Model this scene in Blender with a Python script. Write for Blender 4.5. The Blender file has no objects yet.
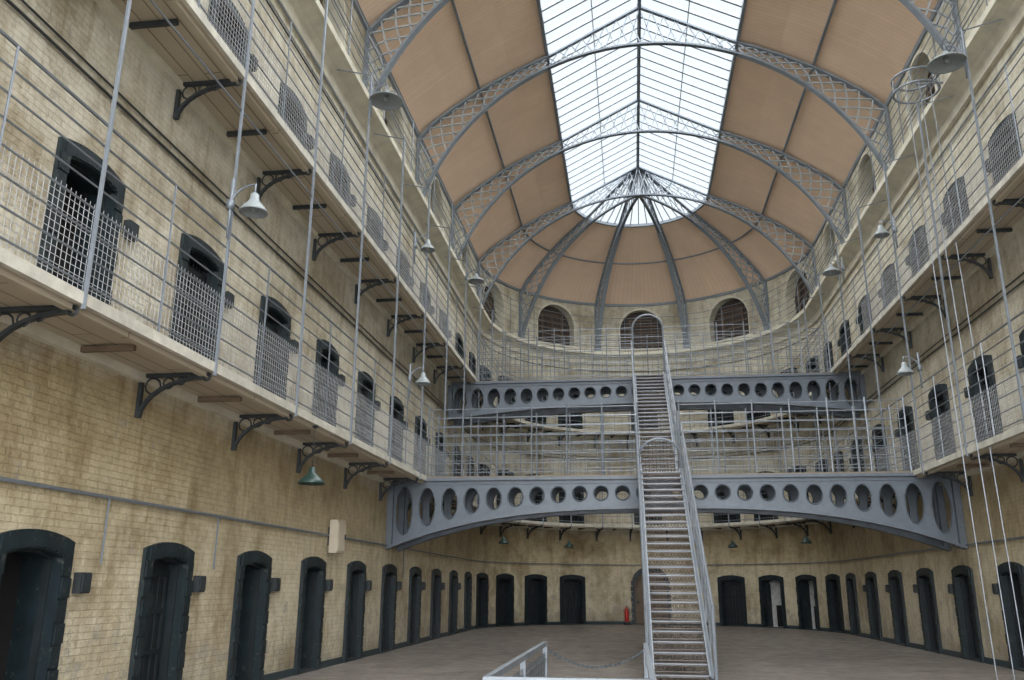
import bpy, math, random
from mathutils import Vector, Matrix
random.seed(4)
A=.793; W=7.36; YC=35.9; YS=-5.0; B=1.07
Z1,Z2,Z3=4.42,8.93,13.1; TH=.11; ZW=15.9
S=2.9; Y0=8.955
pi=math.pi
COL=bpy.context.scene.collection
# ---------------------------------------------------------------- materials
def new_mat(n):
    m=bpy.data.materials.new(n); m.use_nodes=True
    nt=m.node_tree; b=nt.nodes['Principled BSDF']; return m,nt,b
def N(nt,t,**k):
    n=nt.nodes.new(t)
    for a,v in k.items():
        if a in n.inputs: n.inputs[a].default_value=v
        else: setattr(n,a,v)
    return n
def mixc(nt,fac,a,b,mode='MIX'):
    m=nt.nodes.new('ShaderNodeMix'); m.data_type='RGBA'; m.blend_type=mode
    for s,v in ((0,fac),(6,a),(7,b)):
        if hasattr(v,'is_linked') or hasattr(v,'links'): nt.links.new(v,m.inputs[s])
        else: m.inputs[s].default_value=v
    return m.outputs[2]
def c4(c): return (c[0],c[1],c[2],1)
def noise(nt,scale,detail=4,coord=None,rough=.6):
    n=nt.nodes.new('ShaderNodeTexNoise'); n.inputs['Scale'].default_value=scale
    n.inputs['Detail'].default_value=detail; n.inputs['Roughness'].default_value=rough
    if coord is not None: nt.links.new(coord,n.inputs['Vector'])
    return n.outputs['Fac']
def ramp(nt,f,stops):
    r=nt.nodes.new('ShaderNodeValToRGB'); nt.links.new(f,r.inputs[0])
    e=r.color_ramp.elements
    e[0].position=stops[0][0]; e[0].color=c4(stops[0][1]); e[1].position=stops[-1][0]; e[1].color=c4(stops[-1][1])
    for p,c in stops[1:-1]:
        x=e.new(p); x.color=c4(c)
    return r.outputs[0]
def math_(nt,op,a,b):
    m=N(nt,'ShaderNodeMath',operation=op)
    for i,v in enumerate((a,b)):
        if isinstance(v,(int,float)): m.inputs[i].default_value=v
        else: nt.links.new(v,m.inputs[i])
    return m.outputs[0]
def simple(n,col,rough=.5,metal=0.,var=.15,scale=6.,bump=0.,fleck=None):
    m,nt,b=new_mat(n)
    tc=N(nt,'ShaderNodeTexCoord').outputs['Object']
    f=noise(nt,scale,4,tc)
    lo=tuple(x*(1-var) for x in col); hi=tuple(min(1,x*(1+var)) for x in col)
    c=ramp(nt,f,[(.3,lo),(.7,hi)])
    if fleck:
        c=mixc(nt,ramp(nt,noise(nt,9,6,tc,.7),[(.60,(0,0,0)),(.65,(1,1,1))]),c,c4(fleck))
    nt.links.new(c,b.inputs['Base Color'])
    b.inputs['Roughness'].default_value=rough; b.inputs['Metallic'].default_value=metal
    if bump:
        bp=N(nt,'ShaderNodeBump'); bp.inputs['Strength'].default_value=bump; bp.inputs['Distance'].default_value=.01
        nt.links.new(noise(nt,scale*8,3,tc),bp.inputs['Height']); nt.links.new(bp.outputs[0],b.inputs['Normal'])
    return m
def wall_mat():
    m,nt,b=new_mat('painted_brick')
    uv=N(nt,'ShaderNodeTexCoord').outputs['UV']
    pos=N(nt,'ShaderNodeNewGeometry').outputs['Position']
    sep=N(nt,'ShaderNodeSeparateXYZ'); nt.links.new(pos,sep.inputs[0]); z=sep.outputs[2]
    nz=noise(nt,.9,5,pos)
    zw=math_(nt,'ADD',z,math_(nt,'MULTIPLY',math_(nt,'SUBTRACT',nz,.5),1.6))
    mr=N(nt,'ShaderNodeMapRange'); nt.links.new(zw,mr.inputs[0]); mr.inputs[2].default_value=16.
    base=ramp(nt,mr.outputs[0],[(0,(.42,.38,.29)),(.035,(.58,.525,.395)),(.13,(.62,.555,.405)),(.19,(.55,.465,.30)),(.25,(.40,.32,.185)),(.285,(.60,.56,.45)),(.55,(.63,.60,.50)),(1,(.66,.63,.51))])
    n1=noise(nt,.55,6,pos,.65)
    dirt=ramp(nt,n1,[(.36,(.56,.50,.41)),(.52,(1,1,1)),(.75,(1.08,1.07,1.06))])
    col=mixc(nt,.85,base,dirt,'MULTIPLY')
    n2=noise(nt,3.5,6,pos,.7)
    col=mixc(nt,.7,col,ramp(nt,n2,[(.33,(.64,.60,.52)),(.55,(1,1,1))]),'MULTIPLY')
    mp=N(nt,'ShaderNodeMapping'); mp.inputs['Scale'].default_value=(2.6,.25,1); nt.links.new(uv,mp.inputs[0])
    n3=noise(nt,1.6,5,mp.outputs[0],.65)
    col=mixc(nt,.6,col,ramp(nt,n3,[(.36,(.66,.60,.5)),(.5,(1,1,1))]),'MULTIPLY')
    n4=noise(nt,2.3,7,pos,.72)
    low=N(nt,'ShaderNodeMapRange'); nt.links.new(z,low.inputs[0]); low.inputs[1].default_value=2.2; low.inputs[2].default_value=0.; low.inputs[3].default_value=0.; low.inputs[4].default_value=.13
    pe=ramp(nt,math_(nt,'ADD',n4,low.outputs[0]),[(.63,(0,0,0)),(.66,(1,1,1))])
    col=mixc(nt,math_(nt,'MULTIPLY',pe,.7),col,(.33,.30,.25,1))
    br=N(nt,'ShaderNodeTexBrick'); nt.links.new(uv,br.inputs['Vector'])
    for k,v in (('Scale',1.),('Mortar Size',.008),('Mortar Smooth',.5),('Brick Width',.24),('Row Height',.085),('Bias',0.)): br.inputs[k].default_value=v
    br.inputs['Color1'].default_value=(1,1,1,1); br.inputs['Color2'].default_value=(.9,.89,.86,1); br.inputs['Mortar'].default_value=(.76,.73,.68,1)
    col=mixc(nt,.55,col,br.outputs['Color'],'MULTIPLY')
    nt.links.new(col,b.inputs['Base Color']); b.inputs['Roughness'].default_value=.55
    inv=math_(nt,'SUBTRACT',1.,br.outputs['Fac'])
    bp=N(nt,'ShaderNodeBump'); bp.inputs['Strength'].default_value=.7; bp.inputs['Distance'].default_value=.014
    nt.links.new(inv,bp.inputs['Height'])
    bp2=N(nt,'ShaderNodeBump'); bp2.inputs['Strength'].default_value=.65; bp2.inputs['Distance'].default_value=.04
    nt.links.new(noise(nt,9,5,pos),bp2.inputs['Height']); nt.links.new(bp.outputs[0],bp2.inputs['Normal'])
    nt.links.new(bp2.outputs[0],b.inputs['Normal'])
    return m
def floor_mat():
    m,nt,b=new_mat('stone_floor')
    pos=N(nt,'ShaderNodeNewGeometry').outputs['Position']
    br=N(nt,'ShaderNodeTexBrick'); nt.links.new(pos,br.inputs['Vector'])
    for k,v in (('Scale',1.),('Mortar Size',.01),('Brick Width',1.4),('Row Height',.9)): br.inputs[k].default_value=v
    br.inputs['Color1'].default_value=(.20,.178,.160,1); br.inputs['Color2'].default_value=(.165,.147,.134,1); br.inputs['Mortar'].default_value=(.125,.11,.10,1)
    col=mixc(nt,.9,br.outputs['Color'],ramp(nt,noise(nt,.8,8,pos,.72),[(.3,(.6,.58,.56)),(.7,(1.3,1.27,1.24))]),'MULTIPLY')
    nt.links.new(col,b.inputs['Base Color'])
    nt.links.new(ramp(nt,noise(nt,2.5,4,pos),[(.3,(.32,.32,.32)),(.7,(.6,.6,.6))]),b.inputs['Roughness'])
    return m
def board_mat(n,c1,c2,mo,row,width=30.,rough=.65,ms=.006):
    m,nt,b=new_mat(n)
    uv=N(nt,'ShaderNodeTexCoord').outputs['UV']; pos=N(nt,'ShaderNodeNewGeometry').outputs['Position']
    br=N(nt,'ShaderNodeTexBrick'); nt.links.new(uv,br.inputs['Vector'])
    for k,v in (('Scale',1.),('Mortar Size',ms),('Brick Width',width),('Row Height',row)): br.inputs[k].default_value=v
    br.inputs['Color1'].default_value=c4(c1); br.inputs['Color2'].default_value=c4(c2); br.inputs['Mortar'].default_value=c4(mo)
    col=mixc(nt,.6,br.outputs['Color'],ramp(nt,noise(nt,.8,5,pos),[(.3,(.86,.84,.82)),(.7,(1.05,1.05,1.05))]),'MULTIPLY')
    nt.links.new(col,b.inputs['Base Color']); b.inputs['Roughness'].default_value=rough
    return m
def glass_mat():
    m=bpy.data.materials.new('roof_glass'); m.use_nodes=True; nt=m.node_tree; nt.nodes.clear()
    o=N(nt,'ShaderNodeOutputMaterial'); t=N(nt,'ShaderNodeBsdfTransparent'); t.inputs[0].default_value=(.94,.95,.95,1)
    nt.links.new(t.outputs[0],o.inputs[0])
    return m
M={}
M['wall']=wall_mat(); M['floor']=floor_mat(); M['glass']=glass_mat()
M['ceil']=board_mat('roof_boarding',(.87,.66,.49),(.84,.635,.47),(.70,.50,.365),.16)
M['iron']=simple('grey_painted_iron',(.105,.125,.15),.45,.1,.12)
M['ironl']=simple('pale_grey_iron',(.21,.235,.265),.4,.2,.12)
M['truss']=simple('roof_truss_paint',(.20,.23,.26),.5,.05,.1)
M['trussl']=simple('truss_lattice_paint',(.38,.41,.44),.5,.05,.1)
M['rail']=simple('railing_steel',(.20,.225,.255),.4,.3,.12)
M['net']=simple('wire_netting',(.42,.43,.44),.5,.1,.1)
M['dark']=simple('dark_iron',(.03,.036,.04),.5,.2,.2)
M['green']=simple('dark_green_paint',(.007,.015,.019),.5,0,.4,4,.5,(.05,.055,.05))
M['leaf']=simple('door_leaf_paint',(.009,.014,.017),.55,0,.4,3,0,(.028,.03,.028))
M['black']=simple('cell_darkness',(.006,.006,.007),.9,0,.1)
M['pale']=simple('pale_cell_back',(.42,.43,.42),.8,0,.2)  # grey-white back panel inside a few ground-floor apse doors
M['deck']=board_mat('walkway_boards',(.50,.44,.34),(.45,.39,.30),(.22,.18,.13),.26,3.4,.7,.012)
M['edge']=simple('walkway_edge_paint',(.52,.50,.43),.55,0,.25,3)
M['cream']=simple('cream_plaster',(.62,.59,.48),.6,0,.15,2)
M['wood']=simple('brown_timber',(.14,.095,.06),.6,0,.25,5)
M['tread']=simple('stair_tread_iron',(.07,.057,.052),.5,.3,.25)
M['riser']=simple('stair_riser_iron',(.12,.102,.093),.5,.3,.25)
M['skirt']=simple('skirting_paint',(.02,.035,.042),.5,0,.2)
M['enamel']=simple('grey_enamel',(.27,.30,.31),.4,0,.08)
M['genamel']=simple('green_enamel',(.02,.045,.038),.35,0,.1)
M['red']=simple('red_enamel',(.45,.02,.015),.3,0,.05)
M['box']=simple('beige_box',(.46,.40,.31),.6,0,.05)
M['winback']=simple('window_recess',(.05,.035,.028),.7,0,.3)
# ---------------------------------------------------------------- mesh builder
class MB:
    def __init__(s): s.v=[];s.f=[];s.m=[];s.uv=[];s.mats=[]
    def mi(s,k):
        if k not in s.mats: s.mats.append(k)
        return s.mats.index(k)
    def face(s,pts,k,uv=None):
        b=len(s.v); s.v+= [tuple(p) for p in pts]; s.f.append(tuple(range(b,b+len(pts)))); s.m.append(s.mi(k))
        s.uv.append(uv if uv else [(0,0)]*len(pts))
    def idx(s,verts,faces,k):
        b=len(s.v); s.v+=[tuple(p) for p in verts]; mi=s.mi(k)
        for f in faces:
            s.f.append(tuple(b+i for i in f)); s.m.append(mi); s.uv.append([(0,0)]*len(f))
    def box(s,c,sz,k,rz=0.):
        hx,hy,hz=sz[0]/2,sz[1]/2,sz[2]/2; cs,sn=math.cos(rz),math.sin(rz); vs=[]
        for x in(-hx,hx):
            for y in(-hy,hy):
                for z in(-hz,hz): vs.append((c[0]+x*cs-y*sn,c[1]+x*sn+y*cs,c[2]+z))
        s.idx(vs,[(0,1,3,2),(4,6,7,5),(0,4,5,1),(2,3,7,6),(0,2,6,4),(1,5,7,3)],k)
    def beam(s,p,q,w,h,k,side=None):
        p=Vector(p);q=Vector(q);d=(q-p)
        if d.length<1e-6: return
        d.normalize()
        sd=Vector(side) if side is not None else (Vector((0,0,1)) if abs(d.z)<.95 else Vector((1,0,0))).cross(d)
        sd=(sd-d*sd.dot(d)).normalized(); up=d.cross(sd)
        vs=[]
        for e in(p,q):
            for a,b in((-1,-1),(1,-1),(1,1),(-1,1)): vs.append(e+sd*(a*w/2)+up*(b*h/2))
        s.idx(vs,[(3,2,1,0),(4,5,6,7),(0,1,5,4),(1,2,6,5),(2,3,7,6),(3,0,4,7)],k)
    def tube(s,pts,r,k,n=5,closed=False):
        pts=[Vector(p) for p in pts]; L=len(pts); vs=[]; ref=None
        for i,p in enumerate(pts):
            if closed: d=pts[(i+1)%L]-pts[i-1]
            else: d=pts[min(i+1,L-1)]-pts[max(i-1,0)]
            d.normalize()
            if ref is None: ref=Vector((0,0,1)) if abs(d.z)<.9 else Vector((1,0,0))
            a=(ref-d*ref.dot(d)).normalized(); b=d.cross(a); ref=a
            for j in range(n):
                t=2*pi*j/n; vs.append(p+a*(r*math.cos(t))+b*(r*math.sin(t)))
        fs=[]
        for i in range(L if closed else L-1):
            i2=(i+1)%L
            for j in range(n): fs.append((i*n+j,i*n+(j+1)%n,i2*n+(j+1)%n,i2*n+j))
        if not closed: fs+= [tuple(range(n))[::-1],tuple(range((L-1)*n,L*n))]
        s.idx(vs,fs,k)
    def lathe(s,c,prof,k,n=20):
        vs=[];fs=[]
        for r,z in prof:
            for j in range(n):
                t=2*pi*j/n; vs.append((c[0]+r*math.cos(t),c[1]+r*math.sin(t),c[2]+z))
        for i in range(len(prof)-1):
            for j in range(n): fs.append((i*n+j,i*n+(j+1)%n,(i+1)*n+(j+1)%n,(i+1)*n+j))
        s.idx(vs,fs,k)
    def mesh(s,name,smooth=False):
        me=bpy.data.meshes.new(name); me.from_pydata(s.v,[],s.f)
        for k in s.mats: me.materials.append(M[k])
        me.polygons.foreach_set('material_index',s.m)
        ul=me.uv_layers.new(name='UVMap'); flat=[c for u in s.uv for p in u for c in p]
        ul.data.foreach_set('uv',flat)
        if smooth: me.polygons.foreach_set('use_smooth',[True]*len(s.f))
        me.update(); return me
    def obj(s,name,smooth=False,parent=None):
        o=bpy.data.objects.new(name,s.mesh(name,smooth)); COL.objects.link(o)
        if parent: o.parent=parent
        return o
def empty(name):
    o=bpy.data.objects.new(name,None); COL.objects.link(o); return o
# ---------------------------------------------------------------- plan path
UL=pi*W
def fr(u):
    if u<0: return (A-W,YC+u),(0,1),(1,0)
    if u>UL: return (A+W,YC-(u-UL)),(0,-1),(-1,0)
    f=u/W; return (A-W*math.cos(f),YC+W*math.sin(f)),(math.sin(f),math.cos(f)),(math.cos(f),-math.sin(f))
def P(u,off,z):
    o,t,n=fr(u); return (o[0]+n[0]*off,o[1]+n[1]*off,z)
U0=YS-YC; U1=UL+(YC-YS)
def usamp(step=5,a=U0,b=U1):
    r=[a]
    for i in range(0,int(180/step)+1):
        u=UL*i*step/180
        if a<u<b: r.append(u)
    r.append(b); return r
def uleft(Y): return Y-YC
def uright(Y): return UL+YC-Y
def uth(deg): return UL/2+math.radians(deg)*W
door_u=[]
for k in range(-4,10):
    door_u.append((uleft(Y0+S*k),'L',k)); door_u.append((uright(Y0+S*k+.1),'R',k))
for d in (-78,-62,-46,-30,0,30,46,62,78): door_u.append((uth(d),'A',d))
door_u.sort()
DW,DH=1.34,2.25
# ---------------------------------------------------------------- walls
def arch_z(x,w,zt,rise):
    R=(w*w/4+rise*rise)/(2*rise); return zt-R+math.sqrt(max(0,R*R-x*x))
def wall_band(mb,ua,ub,z0,z1,ops):
    bp=set([ua,ub])
    for i in range(0,46):
        u=UL*i/45
        if ua<u<ub: bp.add(u)
    O=[o for o in ops if ua-.01<=o[0]<=ub+.01]
    def inside(u):
        for o in O:
            if abs(u-o[0])<o[1]/2-1e-5: return o
    bp={u for u in bp if not inside(u)}
    for o in O:
        for i in range(9): bp.add(o[0]-o[1]/2+o[1]*i/8)
    bl=sorted(bp)
    for a,b in zip(bl[:-1],bl[1:]):
        if b-a<1e-6: continue
        o=inside((a+b)/2)
        def q(za,zb_,zc,zd):
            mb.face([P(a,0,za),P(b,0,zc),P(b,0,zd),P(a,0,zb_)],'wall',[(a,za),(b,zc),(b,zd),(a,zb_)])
        if o is None: q(z0,z1,z0,z1)
        else:
            if o[2]>z0+.001: q(z0,o[2],z0,o[2])
            za=arch_z(a-o[0],o[1],o[3],o[4]); zb=arch_z(b-o[0],o[1],o[3],o[4])
            q(za,z1,zb,z1)
win_u=[]
RIBS=[YC-5.65*k for k in range(0,7)]
for k in range(0,6):
    ym=YC-5.65*(k+.5); win_u+= [uleft(ym),uright(ym)]
for d in (-72,-36,0,36,72): win_u.append(uth(d))
WW,WB,WT,WR=2.25,13.5,15.65,.95
LV=[(0,0.0,Z1,0.),(1,Z1,Z2,Z1+TH),(2,Z2,Z3,Z2+TH)]
LT=[2.25,6.88,11.34]
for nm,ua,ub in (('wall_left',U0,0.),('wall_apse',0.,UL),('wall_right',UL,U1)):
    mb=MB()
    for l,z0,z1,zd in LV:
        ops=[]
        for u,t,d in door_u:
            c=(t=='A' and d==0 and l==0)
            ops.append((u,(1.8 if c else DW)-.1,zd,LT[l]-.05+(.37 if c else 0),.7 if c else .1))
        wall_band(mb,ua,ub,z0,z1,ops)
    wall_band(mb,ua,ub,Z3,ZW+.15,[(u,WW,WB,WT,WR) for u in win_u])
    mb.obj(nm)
mb=MB()
pts=[(A-W-.3,YS,0),(A+W+.3,YS,0),(A+W+.3,YC,0)]+[(A+(W+.3)*math.cos(t*pi/24),YC+(W+.3)*math.sin(t*pi/24),0) for t in range(1,24)]+[(A-W-.3,YC,0)]
mb.face(pts,'floor'); mb.obj('floor')
mb=MB()
du=sorted([(u,(DW if not(t=='A' and d==0) else 1.8)) for u,t,d in door_u])
segs=[];prev=U0
for u,w in du: segs.append((prev,u-w/2)); prev=u+w/2
segs.append((prev,U1))
for a,b in segs:
    n=3 if 0<(a+b)/2<UL else 1
    for i in range(n):
        p,q=a+(b-a)*i/n,a+(b-a)*(i+1)/n
        mb.face([P(p,.025,0),P(q,.025,0),P(q,.025,.14),P(p,.025,.14)],'skirt'); mb.face([P(p,.025,.14),P(q,.025,.14),P(q,0,.14),P(p,0,.14)],'skirt')
mb.obj('baseboard_perimeter')
# ---------------------------------------------------------------- doors
def outline(w,h,rise,n=10,z0=0):
    pts=[(-w/2,z0)]
    for i in range(n+1):
        x=-w/2+w*i/n; pts.append((x,arch_z(x,w,h,rise)))
    pts.append((w/2,z0)); return pts
def door_mesh(kind,w=DW,h=DH,rise=.11,wi=.96,hi=2.04,ri=.08,lf='leaf'):
    mb=MB(); o=outline(w,h,rise); i_=outline(wi,hi,ri); k='green'
    yo,yf,yb=-.01,.05,-.45
    for a in range(len(o)-1):
        p,q,r,s=o[a],o[a+1],i_[a+1],i_[a]
        mb.face([(p[0],yf,p[1]),(q[0],yf,q[1]),(r[0],yf,r[1]),(s[0],yf,s[1])],k)
        mb.face([(p[0],yo-.05,p[1]),(q[0],yo-.05,q[1]),(q[0],yf,q[1]),(p[0],yf,p[1])],k)
        mb.face([(s[0],yf,s[1]),(r[0],yf,r[1]),(r[0],yb,r[1]),(s[0],yb,s[1])],k)
    for a in range(len(o)-1):
        p,q,r,s=o[a],o[a+1],i_[a+1],i_[a]
        if a in(0,len(o)-2):
            for j in range(8):
                z=.12+j*.25; mb.box(((p[0]+s[0])/2+(.012 if j%2 else -.012)*(1 if p[0]<0 else -1),yf+.005,z),(abs(p[0]-s[0])-.03,.03,.22),k)
        else:
            m1=((p[0]+q[0]+r[0]+s[0])/4,(p[1]+q[1]+r[1]+s[1])/4); mb.box((m1[0],yf+.005,m1[1]),(w/11,.03,.17),k)
    for a in range(len(i_)-1):
        p,q=i_[a],i_[a+1]; mb.beam((p[0],-.12,p[1]),(q[0],-.12,q[1]),.09,.06,lf,(0,1,0))
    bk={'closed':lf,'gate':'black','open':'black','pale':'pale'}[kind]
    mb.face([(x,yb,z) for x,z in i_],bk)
    mb.box((0,-.18,.01),(wi,.44,.05),'dark')
    if kind in('closed','gate'):
        y=-.24 if kind=='closed' else -.16
        if kind=='closed':
            mb.face([(x,y,z) for x,z in i_],lf)
        for zz in (.15,.75,1.3,1.8): mb.box((0,y+.02,zz),(wi,.03,.07),lf)
        for xx in (-wi/2+.04,wi/2-.04): mb.box((xx,y+.02,.95),(.06,.03,1.85),lf)
        if kind=='gate':
            for i in range(1,9): mb.box((-wi/2+wi*i/9,y,.97),(.012,.012,1.94),'dark')
            for i in range(1,12): mb.box((0,y,i*.17),(wi,.012,.008),'dark')
        else:
            mb.box((0,y+.03,1.45),(.14,.03,.2),'dark'); mb.box((wi/2-.12,y+.05,1.0),(.12,.06,.14),'dark')
            for i in range(5): mb.box((-wi/2+.1+.165*i,y+.02,.95),(.012,.02,1.8),'dark')
    if kind in('open','pale'):
        mb.box((wi/2-.04,-.27,.95),(.06,.34,1.85),'leaf'); mb.box((wi/2-.09,-.2,1.0),(.04,.1,.14),'dark')
        if kind=='pale': mb.box((-.1,-.36,.5),(.4,.04,.9),'black')
    return mb.mesh('door_'+kind)
DM={k:door_mesh(k) for k in('closed','gate','open','pale')}
DC=door_mesh('closed',w=1.9,h=2.66,rise=.75,wi=1.5,hi=2.45,ri=.6,lf='wood')
n=0
for l in range(3):
    for u,t,d in door_u:
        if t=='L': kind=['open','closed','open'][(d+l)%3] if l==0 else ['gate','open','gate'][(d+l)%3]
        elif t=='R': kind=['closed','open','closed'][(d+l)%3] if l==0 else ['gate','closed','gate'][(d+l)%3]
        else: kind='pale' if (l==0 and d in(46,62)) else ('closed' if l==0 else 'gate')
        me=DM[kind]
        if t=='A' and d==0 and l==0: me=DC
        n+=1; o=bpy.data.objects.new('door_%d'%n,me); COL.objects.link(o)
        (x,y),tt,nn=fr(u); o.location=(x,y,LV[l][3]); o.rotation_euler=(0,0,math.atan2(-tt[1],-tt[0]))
        if l==1: o.scale=(1,1,1.035)
# windows (clerestory)
mb=MB(); o=outline(WW,WT,WR,14,WB)
for a in range(len(o)-1):
    p,r=o[a],o[a+1]; mb.face([(p[0],.0,p[1]),(r[0],.0,r[1]),(r[0],-.45,r[1]),(p[0],-.45,p[1])],'cream')
    mb.beam((p[0],.02,p[1]),(r[0],.02,r[1]),.12,.1,'cream',(0,1,0))
mb.face([(x,-.45,z) for x,z in o],'winback')
mb.box((0,.03,WB-.04),(WW+.3,.18,.1),'cream'); mb.box((0,-.2,WB),(WW,.5,.03),'cream')
for i in range(1,6): mb.box((0,-.38,WB+.33*i),(WW-.1 if i<4 else (1.7 if i==4 else 1.2),.04,.05),'wood')
for i in(-1,0,1): mb.box((i*.55,-.36,WB+.85),(.05,.05,1.7),'wood')
WM=mb.mesh('clerestory_window')
for i,u in enumerate(win_u):
    ob=bpy.data.objects.new('window_%d'%(i+1),WM); COL.objects.link(ob)
    (x,y),tt,nn=fr(u); ob.location=(x,y,0); ob.rotation_euler=(0,0,math.atan2(-tt[1],-tt[0]))
# ---------------------------------------------------------------- walkways
def sweep(mb,prof,k,us):
    L=len(prof)
    for a,b in zip(us[:-1],us[1:]):
        for i in range(L):
            p,q=prof[i],prof[(i+1)%L]
            mb.face([P(a,*p),P(a,*q),P(b,*q),P(b,*p)],k if isinstance(k,str) else k[i],[(a,p[0]),(a,q[0]),(b,q[0]),(b,p[0])])
US=usamp(4)
BR=[7.7+2.9*k for k in range(-4,10)]
AP=[-80,-65,-50,-35,-20,-7,7,20,35,50,65,80]
pole_u=[uleft(y) for y in BR]+[uright(y) for y in BR]+[uth(d) for d in AP]
pole_u.sort()
def bracket(mb,u,z,D=.98,H=.6):
    o,t,n=fr(u)
    def q(r,zz): return (o[0]+n[0]*r,o[1]+n[1]*r,z+zz)
    sd=(t[0],t[1],0)
    mb.beam(q(0,-.03),q(D,-.03),.07,.05,'dark',sd); mb.beam(q(.03,0),q(.03,-H),.07,.05,'dark',sd)
    pts=[]
    for i in range(9):
        f=i/8*pi/2; pts.append(q(.05+(D-.1)*(1-math.cos(f)) ,-H+ (H-.07)*math.sin(f)))
    for a,b in zip(pts[:-1],pts[1:]): mb.beam(a,b,.06,.045,'dark',sd)
    for c,r in ((.2,.11),(.42,.075),(.6,.05)):
        mb.tube([q(c+r*math.cos(j*pi/5),-.06-r+r*math.sin(j*pi/5)) for j in range(10)],.014,'dark',4,True)
    mb.tube([q(D-.02+.05*math.cos(j*pi/4),-.06+.05*math.sin(j*pi/4)) for j in range(8)],.02,'dark',4,True)
for nm,z in (('walkway_lower',Z1),('walkway_upper',Z2)):
    mb=MB()
    sweep(mb,[(0,z),(B-.06,z),(B-.06,z+TH),(0,z+TH)],['deck','deck','deck','deck'],US)
    sweep(mb,[(B-.06,z),(B,z),(B,z+TH+.02),(B-.06,z+TH+.02)],'edge',US)
    sweep(mb,[(B-.2,z-.06),(B-.1,z-.06),(B-.1,z),(B-.2,z)],'deck',US)
    sweep(mb,[(.0,z-.12),(.1,z-.12),(.1,z),(0,z)],'cream',US)
    for u in pole_u: bracket(mb,u,z)
    for a,b in zip(pole_u[:-1],pole_u[1:]):
        if b-a<3.2: mb.beam(P((a+b)/2,0,z-.05),P((a+b)/2,.78,z-.05),.06,.07,'wood' if z<5 else 'dark')
    mb.obj(nm)
mb=MB()
sweep(mb,[(0,Z3-.45),(.1,Z3-.45),(.14,Z3-.25),(.24,Z3-.15),(.46,Z3-.06),(.55,Z3-.04),(.55,Z3+.12),(0,Z3+.12)],'cream',US)
mb.obj('trim_cornice')
# railings
def railing(off,z,heights,r=.013,top=.02):
    mb=MB()
    for i,h in enumerate(heights):
        mb.tube([P(u,off,z+h) for u in US],r if i<len(heights)-1 else top,'rail',5)
    return mb
HS=[.12,.4,.68,.95,1.2,1.45,1.7,1.95]
for nm,z in (('railing_lower',Z1+TH),('railing_upper',Z2+TH)):
    mb=railing(B-.03,z,HS)
    for (a,b) in ((uleft(2),uleft(26)),(uright(26),uright(2))):
        m=int((b-a)/.08)
        for i in range(m+1):
            u=a+(b-a)*i/m; mb.beam(P(u,B-.03,z),P(u,B-.03,z+1.0),.005,.005,'net')
        for i in range(1,13): mb.beam(P(a,B-.03,z+i*.08),P(b,B-.03,z+i*.08),.005,.005,'net')
    mb.obj(nm)
mb=railing(.5,Z3+.12,[.3,.6,.9,1.2,1.5,1.8],.012,.016)
for u in pole_u: mb.tube([P(u,.5,Z3+.1),P(u,.5,Z3+1.95)],.016,'rail',5)
mb.obj('railing_cornice')
mb=MB()
for u in pole_u:
    mb.tube([P(u,B-.0,Z1-.05),P(u,B-.0,Z3-.3)],.027,'rail',6)
    mb.tube([P(u,B,Z3-.35),P(u,.1,Z3-.1)],.016,'rail',5)
mid=[(a+b)/2 for a,b in zip(pole_u[:-1],pole_u[1:])]
for u in mid:
    for z in (Z1+TH,Z2+TH): mb.tube([P(u,B-.02,z),P(u,B-.02,z+1.95)],.013,'rail',5)
for h in (Z3-.32,Z2-.55,):
    mb.tube([P(u,B,h) for u in US],.016,'rail',5)
mb.obj('railing_uprights')
# ---------------------------------------------------------------- conduits on walls
mb=MB()
for z,r,k in ((2.72,.025,'rail'),(7.75,.02,'dark'),(7.9,.015,'dark'),(12.3,.02,'dark')):
    mb.tube([P(u,.04,z) for u in usamp(6)],r,k,5)
for Y in (10.2,13.2,24.8):
    mb.tube([P(uleft(Y),.04,2.72),P(uleft(Y),.04,1.9)],.014,'rail',5)
mb.obj('conduit_pipes')
plates=MB()
for k in range(-1,9):
    for f in (uleft,uright):
        for l in range(3):
            zz=LV[l][3]+1.68
            u=f(Y0+S*k+.9); (x,y),t,n=fr(u)
            plates.box((x+n[0]*.05,y+n[1]*.05,zz),(.1,.2,.24) ,'dark'); plates.box((x+n[0]*.11,y+n[1]*.05,zz),(.02,.16,.2) ,'dark')
plates.obj('cell_number_boxes')
mb=MB()
mb.box((A-W+.16,18.6,2.7),(.18,.5,.7),'box'); mb.box((A-W+.26,18.6,2.7),(.02,.44,.62),'box'); mb.box((A-W+.28,18.78,2.7),(.03,.03,.1),'dark'); mb.box((A-W+.04,18.6,2.7),(.08,.3,.4),'dark')
mb.obj('electrical_box')
# ---------------------------------------------------------------- roof
SK=[(W+.08,15.9),(6.9,16.35),(6.2,16.88),(5.3,17.48),(4.3,18.02),(3.06,18.57)]
sr,sz,rz=3.06,18.57,20.2
mb=MB(); L=0
for (r0,z0),(r1,z1) in zip(SK[:-1],SK[1:]):
    dl=math.hypot(r1-r0,z1-z0)
    for sgn in(-1,1):
        mb.face([(A+sgn*r0,YS,z0),(A+sgn*r0,YC,z0),(A+sgn*r1,YC,z1),(A+sgn*r1,YS,z1)],'ceil',[(L,YS),(L,YC),(L+dl,YC),(L+dl,YS)])
    for i in range(48):
        a,b=pi*i/48,pi*(i+1)/48
        def q(r,z,t): return (A+r*math.cos(t),YC+r*math.sin(t),z)
        mb.face([q(r0,z0,a),q(r0,z0,b),q(r1,z1,b),q(r1,z1,a)],'ceil',[(L,a*5),(L,b*5),(L+dl,b*5),(L+dl,a*5)])
    L+=dl
mb.obj('ceiling')
mb=MB()
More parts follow.
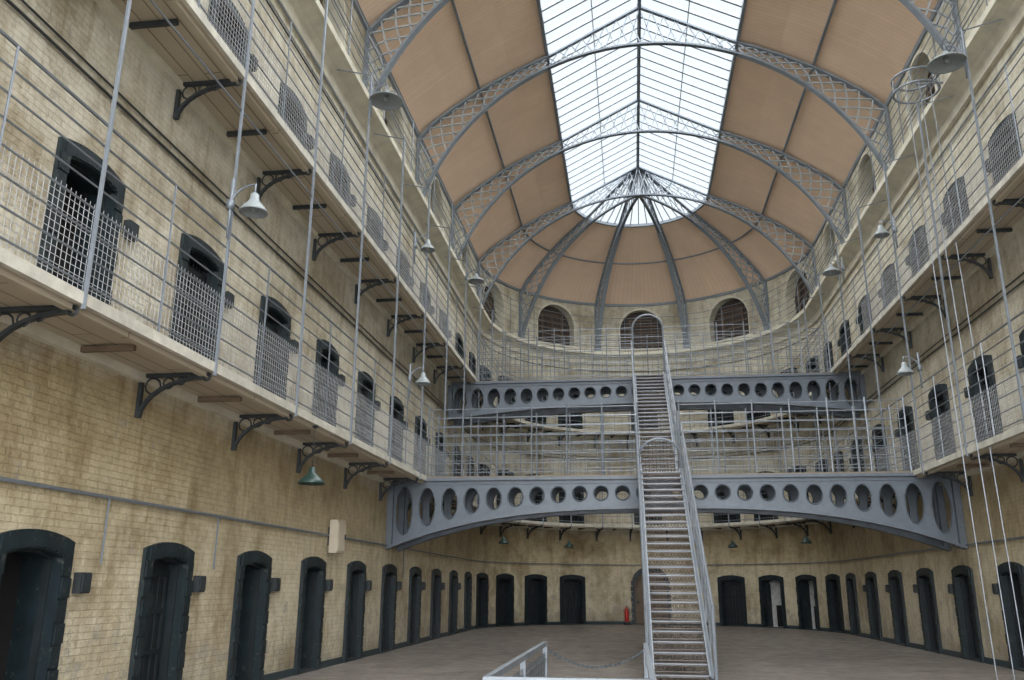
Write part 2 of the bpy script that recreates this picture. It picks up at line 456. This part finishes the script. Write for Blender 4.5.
def ring(r,z,w,h,k):
    for sgn in(-1,1): mb.beam((A+sgn*r,YS,z),(A+sgn*r,YC,z),w,h,k)
    for i in range(36):
        a,b=pi*i/36,pi*(i+1)/36
        mb.beam((A+r*math.cos(a),YC+r*math.sin(a),z),(A+r*math.cos(b),YC+r*math.sin(b),z),w,h,k)
ring(5.3,17.43,.07,.05,'truss'); ring(sr,sz-.03,.1,.14,'truss'); ring(W-.02,15.88,.1,.12,'truss')
mb.obj('ceiling_purlins')
# skylight
sky=empty('skylight')
mb=MB()
for sgn in(-1,1): mb.face([(A+sgn*sr,YS,sz),(A+sgn*sr,YC,sz),(A,YC,rz),(A,YS,rz)],'glass')
for i in range(24):
    a,b=pi*i/24,pi*(i+1)/24
    mb.face([(A+sr*math.cos(a),YC+sr*math.sin(a),sz),(A+sr*math.cos(b),YC+sr*math.sin(b),sz),(A,YC,rz)],'glass')
mb.obj('glass_panes',parent=sky)
mb=MB()
nb=int((YC-YS)/.565)
for i in range(nb+1):
    y=YC-.565*i
    for sgn in(-1,1): mb.beam((A+sgn*sr,y,sz),(A,y,rz),.07,.09,'ironl')
for i in range(1,24):
    a=pi*i/24; mb.beam((A+sr*math.cos(a),YC+sr*math.sin(a),sz),(A,YC,rz),.04,.06,'ironl')
for f in (.5,):
    z=sz+(rz-sz)*f; r=sr*(1-f)
    for sgn in(-1,1): mb.beam((A+sgn*r,YS,z),(A+sgn*r,YC,z),.03,.04,'ironl')
    for i in range(24):
        a,b=pi*i/24,pi*(i+1)/24
        mb.beam((A+r*math.cos(a),YC+r*math.sin(a),z),(A+r*math.cos(b),YC+r*math.sin(b),z),.03,.04,'ironl')
mb.beam((A,YS,rz-.05),(A,YC,rz-.05),.12,.14,'iron'); mb.beam((A,YS,rz-.45),(A,YC,rz-.45),.07,.06,'iron')
y=YC
while y>YS+.6:
    mb.beam((A,y,rz-.05),(A,y-.57,rz-.45),.03,.03,'iron'); mb.beam((A,y,rz-.45),(A,y-.57,rz-.05),.03,.03,'iron'); y-=.57
mb.obj('glazing_bars',parent=sky)
# ribs
CZ=11.26; RR2=56.85
FR=7.12
def interp(path,t):
    ls=[math.dist(a,b) for a,b in zip(path[:-1],path[1:])]; s=t*sum(ls)
    for l,a,b in zip(ls,path[:-1],path[1:]):
        if s<=l+1e-9: return (a[0]+(b[0]-a[0])*s/l,a[1]+(b[1]-a[1])*s/l)
        s-=l
    return path[-1]
def rib(cx,cy,ang):
    mb=MB(); dx,dy=math.cos(ang),math.sin(ang); sd=(-dy,dx,0)
    def q(p): return (cx+dx*p[0],cy+dy*p[0],p[1])
    lo=[]
    th0=math.asin(FR/math.sqrt(RR2)); th1=math.asin(sr/math.sqrt(RR2)); R_=math.sqrt(RR2)
    for i in range(17):
        t=th0+(th1-th0)*i/16; lo.append((R_*math.sin(t),CZ-.1+R_*math.cos(t)))
    hi=[(W-.05,13.7),(W-.06,15.75)]+[(r-.06,z-.08) for r,z in SK[1:-1]]+[(sr,sz-.1)]
    for a,b in zip(lo[:-1],lo[1:]): mb.beam(q(a),q(b),.2,.07,'truss',sd)
    for a,b in zip(hi[:-1],hi[1:]): mb.beam(q(a),q(b),.2,.07,'truss',sd)
    n=14
    def g(c,t):
        a=interp(lo,t); b=interp(hi,t); return (a[0]*(1-c)+b[0]*c,a[1]*(1-c)+b[1]*c)
    for i in range(n):
        t0,t1=i/n,(i+1)/n
        for (c0,c1) in ((0,.5),(.5,1)):
            mb.beam(q(g(c0,t0)),q(g(c1,t1)),.045,.04,'trussl',sd); mb.beam(q(g(c1,t0)),q(g(c0,t1)),.045,.04,'trussl',sd)
    l2=[(R_*math.sin(th1*(1-i/8)),CZ-.1+R_*math.cos(th1*(1-i/8))) for i in range(9)]; h2=[(sr,sz-.1),(0,rz-.1)]
    for a,b in zip(l2[:-1],l2[1:]): mb.beam(q(a),q(b),.14,.06,'iron',sd)
    mb.beam(q(h2[0]),q(h2[1]),.14,.06,'iron',sd)
    for i in range(8):
        a,b=interp(l2,i/8),interp(l2,(i+1)/8); c,d=interp(h2,i/8),interp(h2,(i+1)/8)
        mb.beam(q(a),q(d),.035,.03,'ironl',sd); mb.beam(q(c),q(b),.035,.03,'ironl',sd)
    mb.beam(q((W-.12,13.75)),q((W-.12,13.2)),.3,.2,'truss',sd)
    return mb
for k,y in enumerate(RIBS):
    o=empty('roof_truss')
    for s,a in (('half_left',pi),('half_right',0.)):
        rib(A,y,a).obj(s,parent=o)
for d in(36,72,108,144):
    rib(A,YC,math.radians(d)).obj('radial_roof_truss')
# ---------------------------------------------------------------- bridges
def plate(outer,holes,thick):
    cu=bpy.data.curves.new('tmp','CURVE'); cu.dimensions='2D'; cu.fill_mode='BOTH'; cu.extrude=thick/2
    for lst in [outer]+holes:
        sp=cu.splines.new('POLY'); sp.points.add(len(lst)-1); sp.use_cyclic_u=True
        for p,(x,y) in zip(sp.points,lst): p.co=(x,y,0,1)
    ob=bpy.data.objects.new('tmp',cu); COL.objects.link(ob)
    dg=bpy.context.evaluated_depsgraph_get(); me=bpy.data.meshes.new_from_object(ob.evaluated_get(dg))
    vs=[tuple(v.co) for v in me.vertices]; fs=[tuple(p.vertices) for p in me.polygons]
    bpy.data.objects.remove(ob); bpy.data.curves.remove(cu); bpy.data.meshes.remove(me); return vs,fs
def bridge(name,Y,zt,zc,ze,pw,depth,hole,sp,bars):
    def zb(x): return zc-(zc-ze)*(abs(x)/W)**pw
    n=40; xs=[-W+2*W*i/n for i in range(n+1)]
    outer=[(-W,zt),(W,zt)]+[(x,zb(x)) for x in reversed(xs)]
    holes=[]; x=.45
    while x<W-.45:
        h=zt-zb(x); cz=(zt+zb(x))/2; ry=min(h/2-.14,hole*(1+.9*(x/W)**3)*(h/ (zt-zc))**.9); rx=hole*(1+.25*(x/W)**2)
        for s in(-1,1): holes.append([(s*x+rx*math.cos(j*pi/8),cz+ry*math.sin(j*pi/8)) for j in range(16)])
        x+=sp*(1+.18*(x/W)**2)
    par=empty(name)
    vs,fs=plate(outer,holes,.05)
    for j,yy in enumerate((Y,Y+depth)):
        mb=MB(); mb.idx([(A+v[0],yy+v[2],v[1]) for v in vs],fs,'iron')
        for a,b in zip(xs[:-1],xs[1:]): mb.beam((A+a,yy,zb(a)),(A+b,yy,zb(b)),.26,.07,'iron',(0,1,0))
        mb.beam((A-W,yy,zt),(A+W,yy,zt),.26,.08,'iron',(0,1,0))
        mb.beam((A-W,yy-.03,zt-.12),(A+W,yy-.03,zt-.12),.05,.04,'iron',(0,1,0))
        for h in holes:
            mb.tube([(A+p[0],yy-.03,p[1]) for p in h],.02,'iron',4,True)
        for s in(-1,1): mb.box((A+s*(W-.09),yy,(zt+ze)/2),(.16,.3,zt-ze),'iron')
        mb.obj('girder_%d'%(j+1),parent=par)
    mb=MB(); mb.box((A,Y+depth/2,zt+.06),(2*W-2.1,depth,.06),'deck')
    nn=int(2*W/.9)
    for i in range(nn): mb.box((A-W+2*W*(i+.5)/nn,Y+depth/2,zt-.05),(.08,depth,.1),'dark')
    mb.obj('bridge_deck',parent=par)
    mb=MB(); z=zt+.09
    for yy,gap in ((Y-.02,.55),(Y+depth+.02,.55 if bars else 0)):
        for s in(-1,1):
            xa,xb=s*gap,s*(W-B)
            for h in [.1,.35,.6,.85,1.1,1.35,1.6,1.85]: mb.tube([(A+xa,yy,z+h),(A+xb,yy,z+h)],.013,'rail',5)
            m=6
            for i in range(m+1):
                x=xa+(xb-xa)*i/m; mb.tube([(A+x,yy,z),(A+x,yy,z+1.95)],.022,'rail',5)
            for i in range(3*m):
                x=xa+(xb-xa)*(i+.5)/(3*m); mb.tube([(A+x,yy,z),(A+x,yy,z+1.1)],.008,'rail',4)
    mb.obj('bridge_railing',parent=par)
bridge('iron_bridge',23.1,4.46,3.68,2.65,2.8,1.2,.19,.56,True)
bridge('iron_bridge',30.5,8.88,8.02,7.55,2.2,1.2,.2,.56,False)
# ---------------------------------------------------------------- staircase
def flight(name,ya,za,yb,zb,hoop,gate):
    par=empty(name); n=26; dy=(yb-ya)/n; dz=(zb-za)/n; hw=.5
    mb=MB()
    for i in range(n):
        y=ya+dy*i; z=za+dz*(i+1)
        mb.box((A,y+dy/2+.01,z-.012),(2*hw,dy+.03,.024),'tread')
        mb.box((A,y-.008,z-.014),(2*hw,.03,.022),'ironl')
        mb.box((A,y,z-dz+.03),(2*hw,.012,.02),'riser'); mb.box((A,y,z-.04),(2*hw,.012,.02),'riser')
        for j in range(13):
            x=-hw+2*hw*(j+.5)/13; mb.tube([(A+x+.03*math.cos(t*pi/3),y,z-dz/2+.045*math.sin(t*pi/3)) for t in range(6)],.008,'riser',3,True)
    mb.obj('treads',parent=par)
    mb=MB()
    for s in(-1,1):
        x=A+s*(hw+.02)
        mb.beam((x,ya-.1,za+.02),(x,yb,zb-.05),.04,.30,'iron',(1,0,0))
        mb.beam((x,ya-.1,za+.17),(x,yb,zb+.1),.09,.03,'ironl',(1,0,0))
    mb.obj('stringers',parent=par)
    mb=MB()
    for s in(-1,1):
        x=A+s*(hw+.09)
        for h,r in ((.95,.034),(.62,.016),(.35,.016),(1.35,.026)):
            mb.tube([(x,ya-.15,za+h),(x,yb+.1,zb+h)],r,'ironl',8)
        for i in range(0,n+1,3):
            y=ya+dy*i; z=za+dz*i; mb.tube([(x,y,z),(x,y,z+1.35)],.018,'ironl',6)
        mb.tube([(x,ya-.15,za),(x,ya-.15,za+1.35)],.035,'ironl',8)
    h0,hh=hoop
    pts=[(A-.55,yb+.1,zb),(A-.55,yb+.1,zb+h0)]+[(A-.55*math.cos(pi*i/12),yb+.1,zb+h0+hh*math.sin(pi*i/12)) for i in range(1,12)]+[(A+.55,yb+.1,zb+h0),(A+.55,yb+.1,zb)]
    mb.tube(pts,.035,'ironl',8)
    if gate:
        for i in range(-5,6):
            x=i*.095; zt=zb+h0+hh*math.sqrt(max(0,1-(x/.55)**2)); mb.tube([(A+x,yb+.1,zb+.05),(A+x,yb+.1,zt)],.01,'riser',5)
        for h in (.1,.3,.5): mb.tube([(A-.52,yb+.1,zb+h),(A+.52,yb+.1,zb+h)],.012,'riser',5)
    mb.obj('handrails',parent=par)
flight('iron_staircase',16.6,0.,22.95,4.56,(.42,.5),True)
flight('iron_staircase',24.35,4.56,30.4,8.97,(1.8,.55),False)
# ---------------------------------------------------------------- stairwell guard rail with chain
mb=MB(); xa,xb,ya,yb=-1.13,.12,6.9,11.4
for x,y in ((xa,ya),(xa,(ya+yb)/2),(xa,yb),(xb,ya),(xb,yb),(xb,(ya+yb)/2)):
    mb.box((x,y,.5),(.055,.055,1.0),'ironl'); mb.box((x,y,.01),(.14,.14,.02),'ironl')
for h in (.98,.80,.5,.2):
    w=.05 if h>.9 else .022
    k='ironl' if h>.9 else 'rail'
    mb.beam((xa,ya,h),(xa,yb,h),w,w,k); mb.beam((xb,ya,h),(xb,yb,h),w,w,k); mb.beam((xa,ya,h),(xb,ya,h),w,w,k)
m=15
for i in range(m):
    y=ya+(yb-ya)*(i+.5)/m
    for x in(xa,xb): mb.box((x,y,.45),(.01,.01,.8),'dark')
for x in (xa,xb):
    for i in range(1,9): mb.box((x,(ya+yb)/2,.1*i),(.006,yb-ya,.006),'dark')
    for i in range(60): mb.box((x,ya+(yb-ya)*(i+.5)/60,.45),(.006,.006,.85),'dark')
N_=44
for i in range(N_):
    t=i/N_; t2=(i+1)/N_
    zf=lambda t: .93-.22*(1-(2*t-1)**2)
    p=(xa+(xb-xa)*t,yb,zf(t)); q=(xa+(xb-xa)*t2,yb,zf(t2))
    mb.beam(p,q,.036 if i%2 else .016,.016 if i%2 else .036,'dark',(0,1,0))
mb.obj('stairwell_guard_rail')
# ---------------------------------------------------------------- lamps
def shade(mb,c,r,k):
    mb.lathe(c,[(.035,.26),(.06,.24),(.07,.15),(r*.45,.12),(r*.85,.03),(r,-.02),(r*.99,-.04),(r*.93,-.02),(r*.5,.08),(.06,.1)],k,20)
    mb.lathe(c,[(.001,-.02),(.05,0),(.06,.06),(.03,.1)],'enamel',12)
def arm_lamp(side,Y,z,k='enamel',r=.3):
    mb=MB(); xe=A+side*(W-B); x=xe-side*.35
    shade(mb,(x,Y,z),r,k)
    pts=[(xe,Y,z+.1)]+[(xe-side*.35*(1-math.cos(t*pi/12)),Y,z+.1+.3*math.sin(t*pi/12)) for t in range(1,7)]+[(x,Y,z+.24)]
    mb.tube(pts,.018,'rail',6); mb.tube([(xe,Y,z-.4),(xe,Y,z+.5)],.024,'rail',6)
    mb.box((xe,Y,z+.1),(.08,.1,.14),'rail')
    mb.obj('gallery_lamp',True)
for s,Y,z in ((-1,16.5,12.15),(1,16.5,12.1),(-1,28.,12.),(1,27.5,11.6),(-1,10.55,6.75),(-1,20.8,6.65),(1,21.5,6.75),(-1,20.8,10.3),(1,22.,10.6)):
    arm_lamp(s,Y,z,r=.38 if (z>11.5 and Y<20) else (.3 if z>11 else .2))
def pendant(x,y,z,zt):
    mb=MB(); shade(mb,(x,y,z),.24,'genamel'); mb.tube([(x,y,z+.24),(x,y,zt)],.008,'dark',5); mb.lathe((x,y,zt-.05),[(.001,0),(.05,.01),(.05,.05)],'dark',10)
    mb.obj('pendant_lamp',True)
pendant(-5.56,14.6,3.42,Z1); pendant(-5.62,4.4,3.38,Z1); pendant(A+W-.9,14.4,3.38,Z1)
for d in(-35,35,-75,75):
    p=P(uth(d),.85,0); pendant(p[0],p[1],3.5,Z1)
mb=MB(); cx,cy,cz=A+W-B-.1,19.0,12.95
for rr,zz in ((.5,0),(.5,.35)):
    mb.tube([(cx+rr*math.cos(t*pi/12),cy+rr*math.sin(t*pi/12),cz+zz) for t in range(24)],.028,'rail',6,True)
for t in range(6):
    a=t*pi/3; mb.tube([(cx+.5*math.cos(a),cy+.5*math.sin(a),cz),(cx+.5*math.cos(a),cy+.5*math.sin(a),cz+.35)],.018,'rail',5)
mb.tube([(cx,cy,cz+.2),(A+W-.02,cy,cz+.2)],.03,'rail',6)
for x_,y_ in ((cx-.35,cy-.35),(cx-.1,cy-.49),(cx+.15,cy-.45)):
    mb.tube([(x_,y_,cz),(x_,y_-.5,.0)],.011,'rail',5)
mb.obj('hoist_ring_with_cables')
# fire extinguisher
mb=MB(); p=P(uth(-9.5),.25,0)
mb.lathe((p[0],p[1],.12),[(.001,0),(.09,.01),(.1,.04),(.1,.5),(.08,.58),(.035,.63),(.03,.68)],'red',16)
mb.box((p[0],p[1],.83),(.05,.16,.05),'dark'); mb.tube([(p[0]+.05,p[1],.8),(p[0]+.14,p[1]-.02,.7),(p[0]+.13,p[1]-.02,.4)],.014,'dark',6)
mb.box((p[0],p[1],.06),(.3,.3,.12),'dark'); mb.obj('fire_extinguisher',True)
# ---------------------------------------------------------------- camera
f,pt,yw,rl=859.5,math.radians(16.05),math.radians(7.85),math.radians(.32)
F=Vector((-math.sin(yw)*math.cos(pt),math.cos(yw)*math.cos(pt),math.sin(pt)))
Rt=Vector((math.cos(yw),math.sin(yw),0)); U=Rt.cross(F)
R2=Rt*math.cos(rl)+U*math.sin(rl); U2=-Rt*math.sin(rl)+U*math.cos(rl)
cam=bpy.data.cameras.new('camera'); cam.sensor_width=36; cam.lens=f/1024*36; cam.clip_end=300; cam.clip_start=.05
co=bpy.data.objects.new('camera',cam); COL.objects.link(co)
mt=Matrix((( R2.x,U2.x,-F.x,0),(R2.y,U2.y,-F.y,0),(R2.z,U2.z,-F.z,1.657),(0,0,0,1))); co.matrix_world=mt
bpy.context.scene.camera=co
# ---------------------------------------------------------------- light: overcast sky and very soft sun through the roof glazing and the open end
w=bpy.data.worlds.new('overcast_sky'); bpy.context.scene.world=w; w.use_nodes=True
bg=w.node_tree.nodes['Background']; bg.inputs[0].default_value=(.88,.955,1,1); bg.inputs[1].default_value=1.15
def portal(loc,rot,sx,sy,n):
    l=bpy.data.lights.new(n,'AREA'); l.shape='RECTANGLE'; l.size=sx; l.size_y=sy; l.cycles.is_portal=True
    o=bpy.data.objects.new(n,l); COL.objects.link(o); o.location=loc; o.rotation_euler=rot
portal((A,(YS+YC+sr)/2,20.25),(0,0,0),6.3,YC+sr-YS,'skylight_portal')
portal((A,YS,9.),(pi/2,0,0),16,20,'end_portal')
sl=bpy.data.lights.new('soft_overcast_sun','SUN'); sl.energy=20.5; sl.angle=math.radians(150); sl.color=(.965,.98,1)
so=bpy.data.objects.new('soft_overcast_sun',sl); COL.objects.link(so); so.rotation_euler=(math.radians(26),0,0)
vs=bpy.context.scene.view_settings; vs.view_transform='Standard'; vs.look='None'; vs.exposure=0
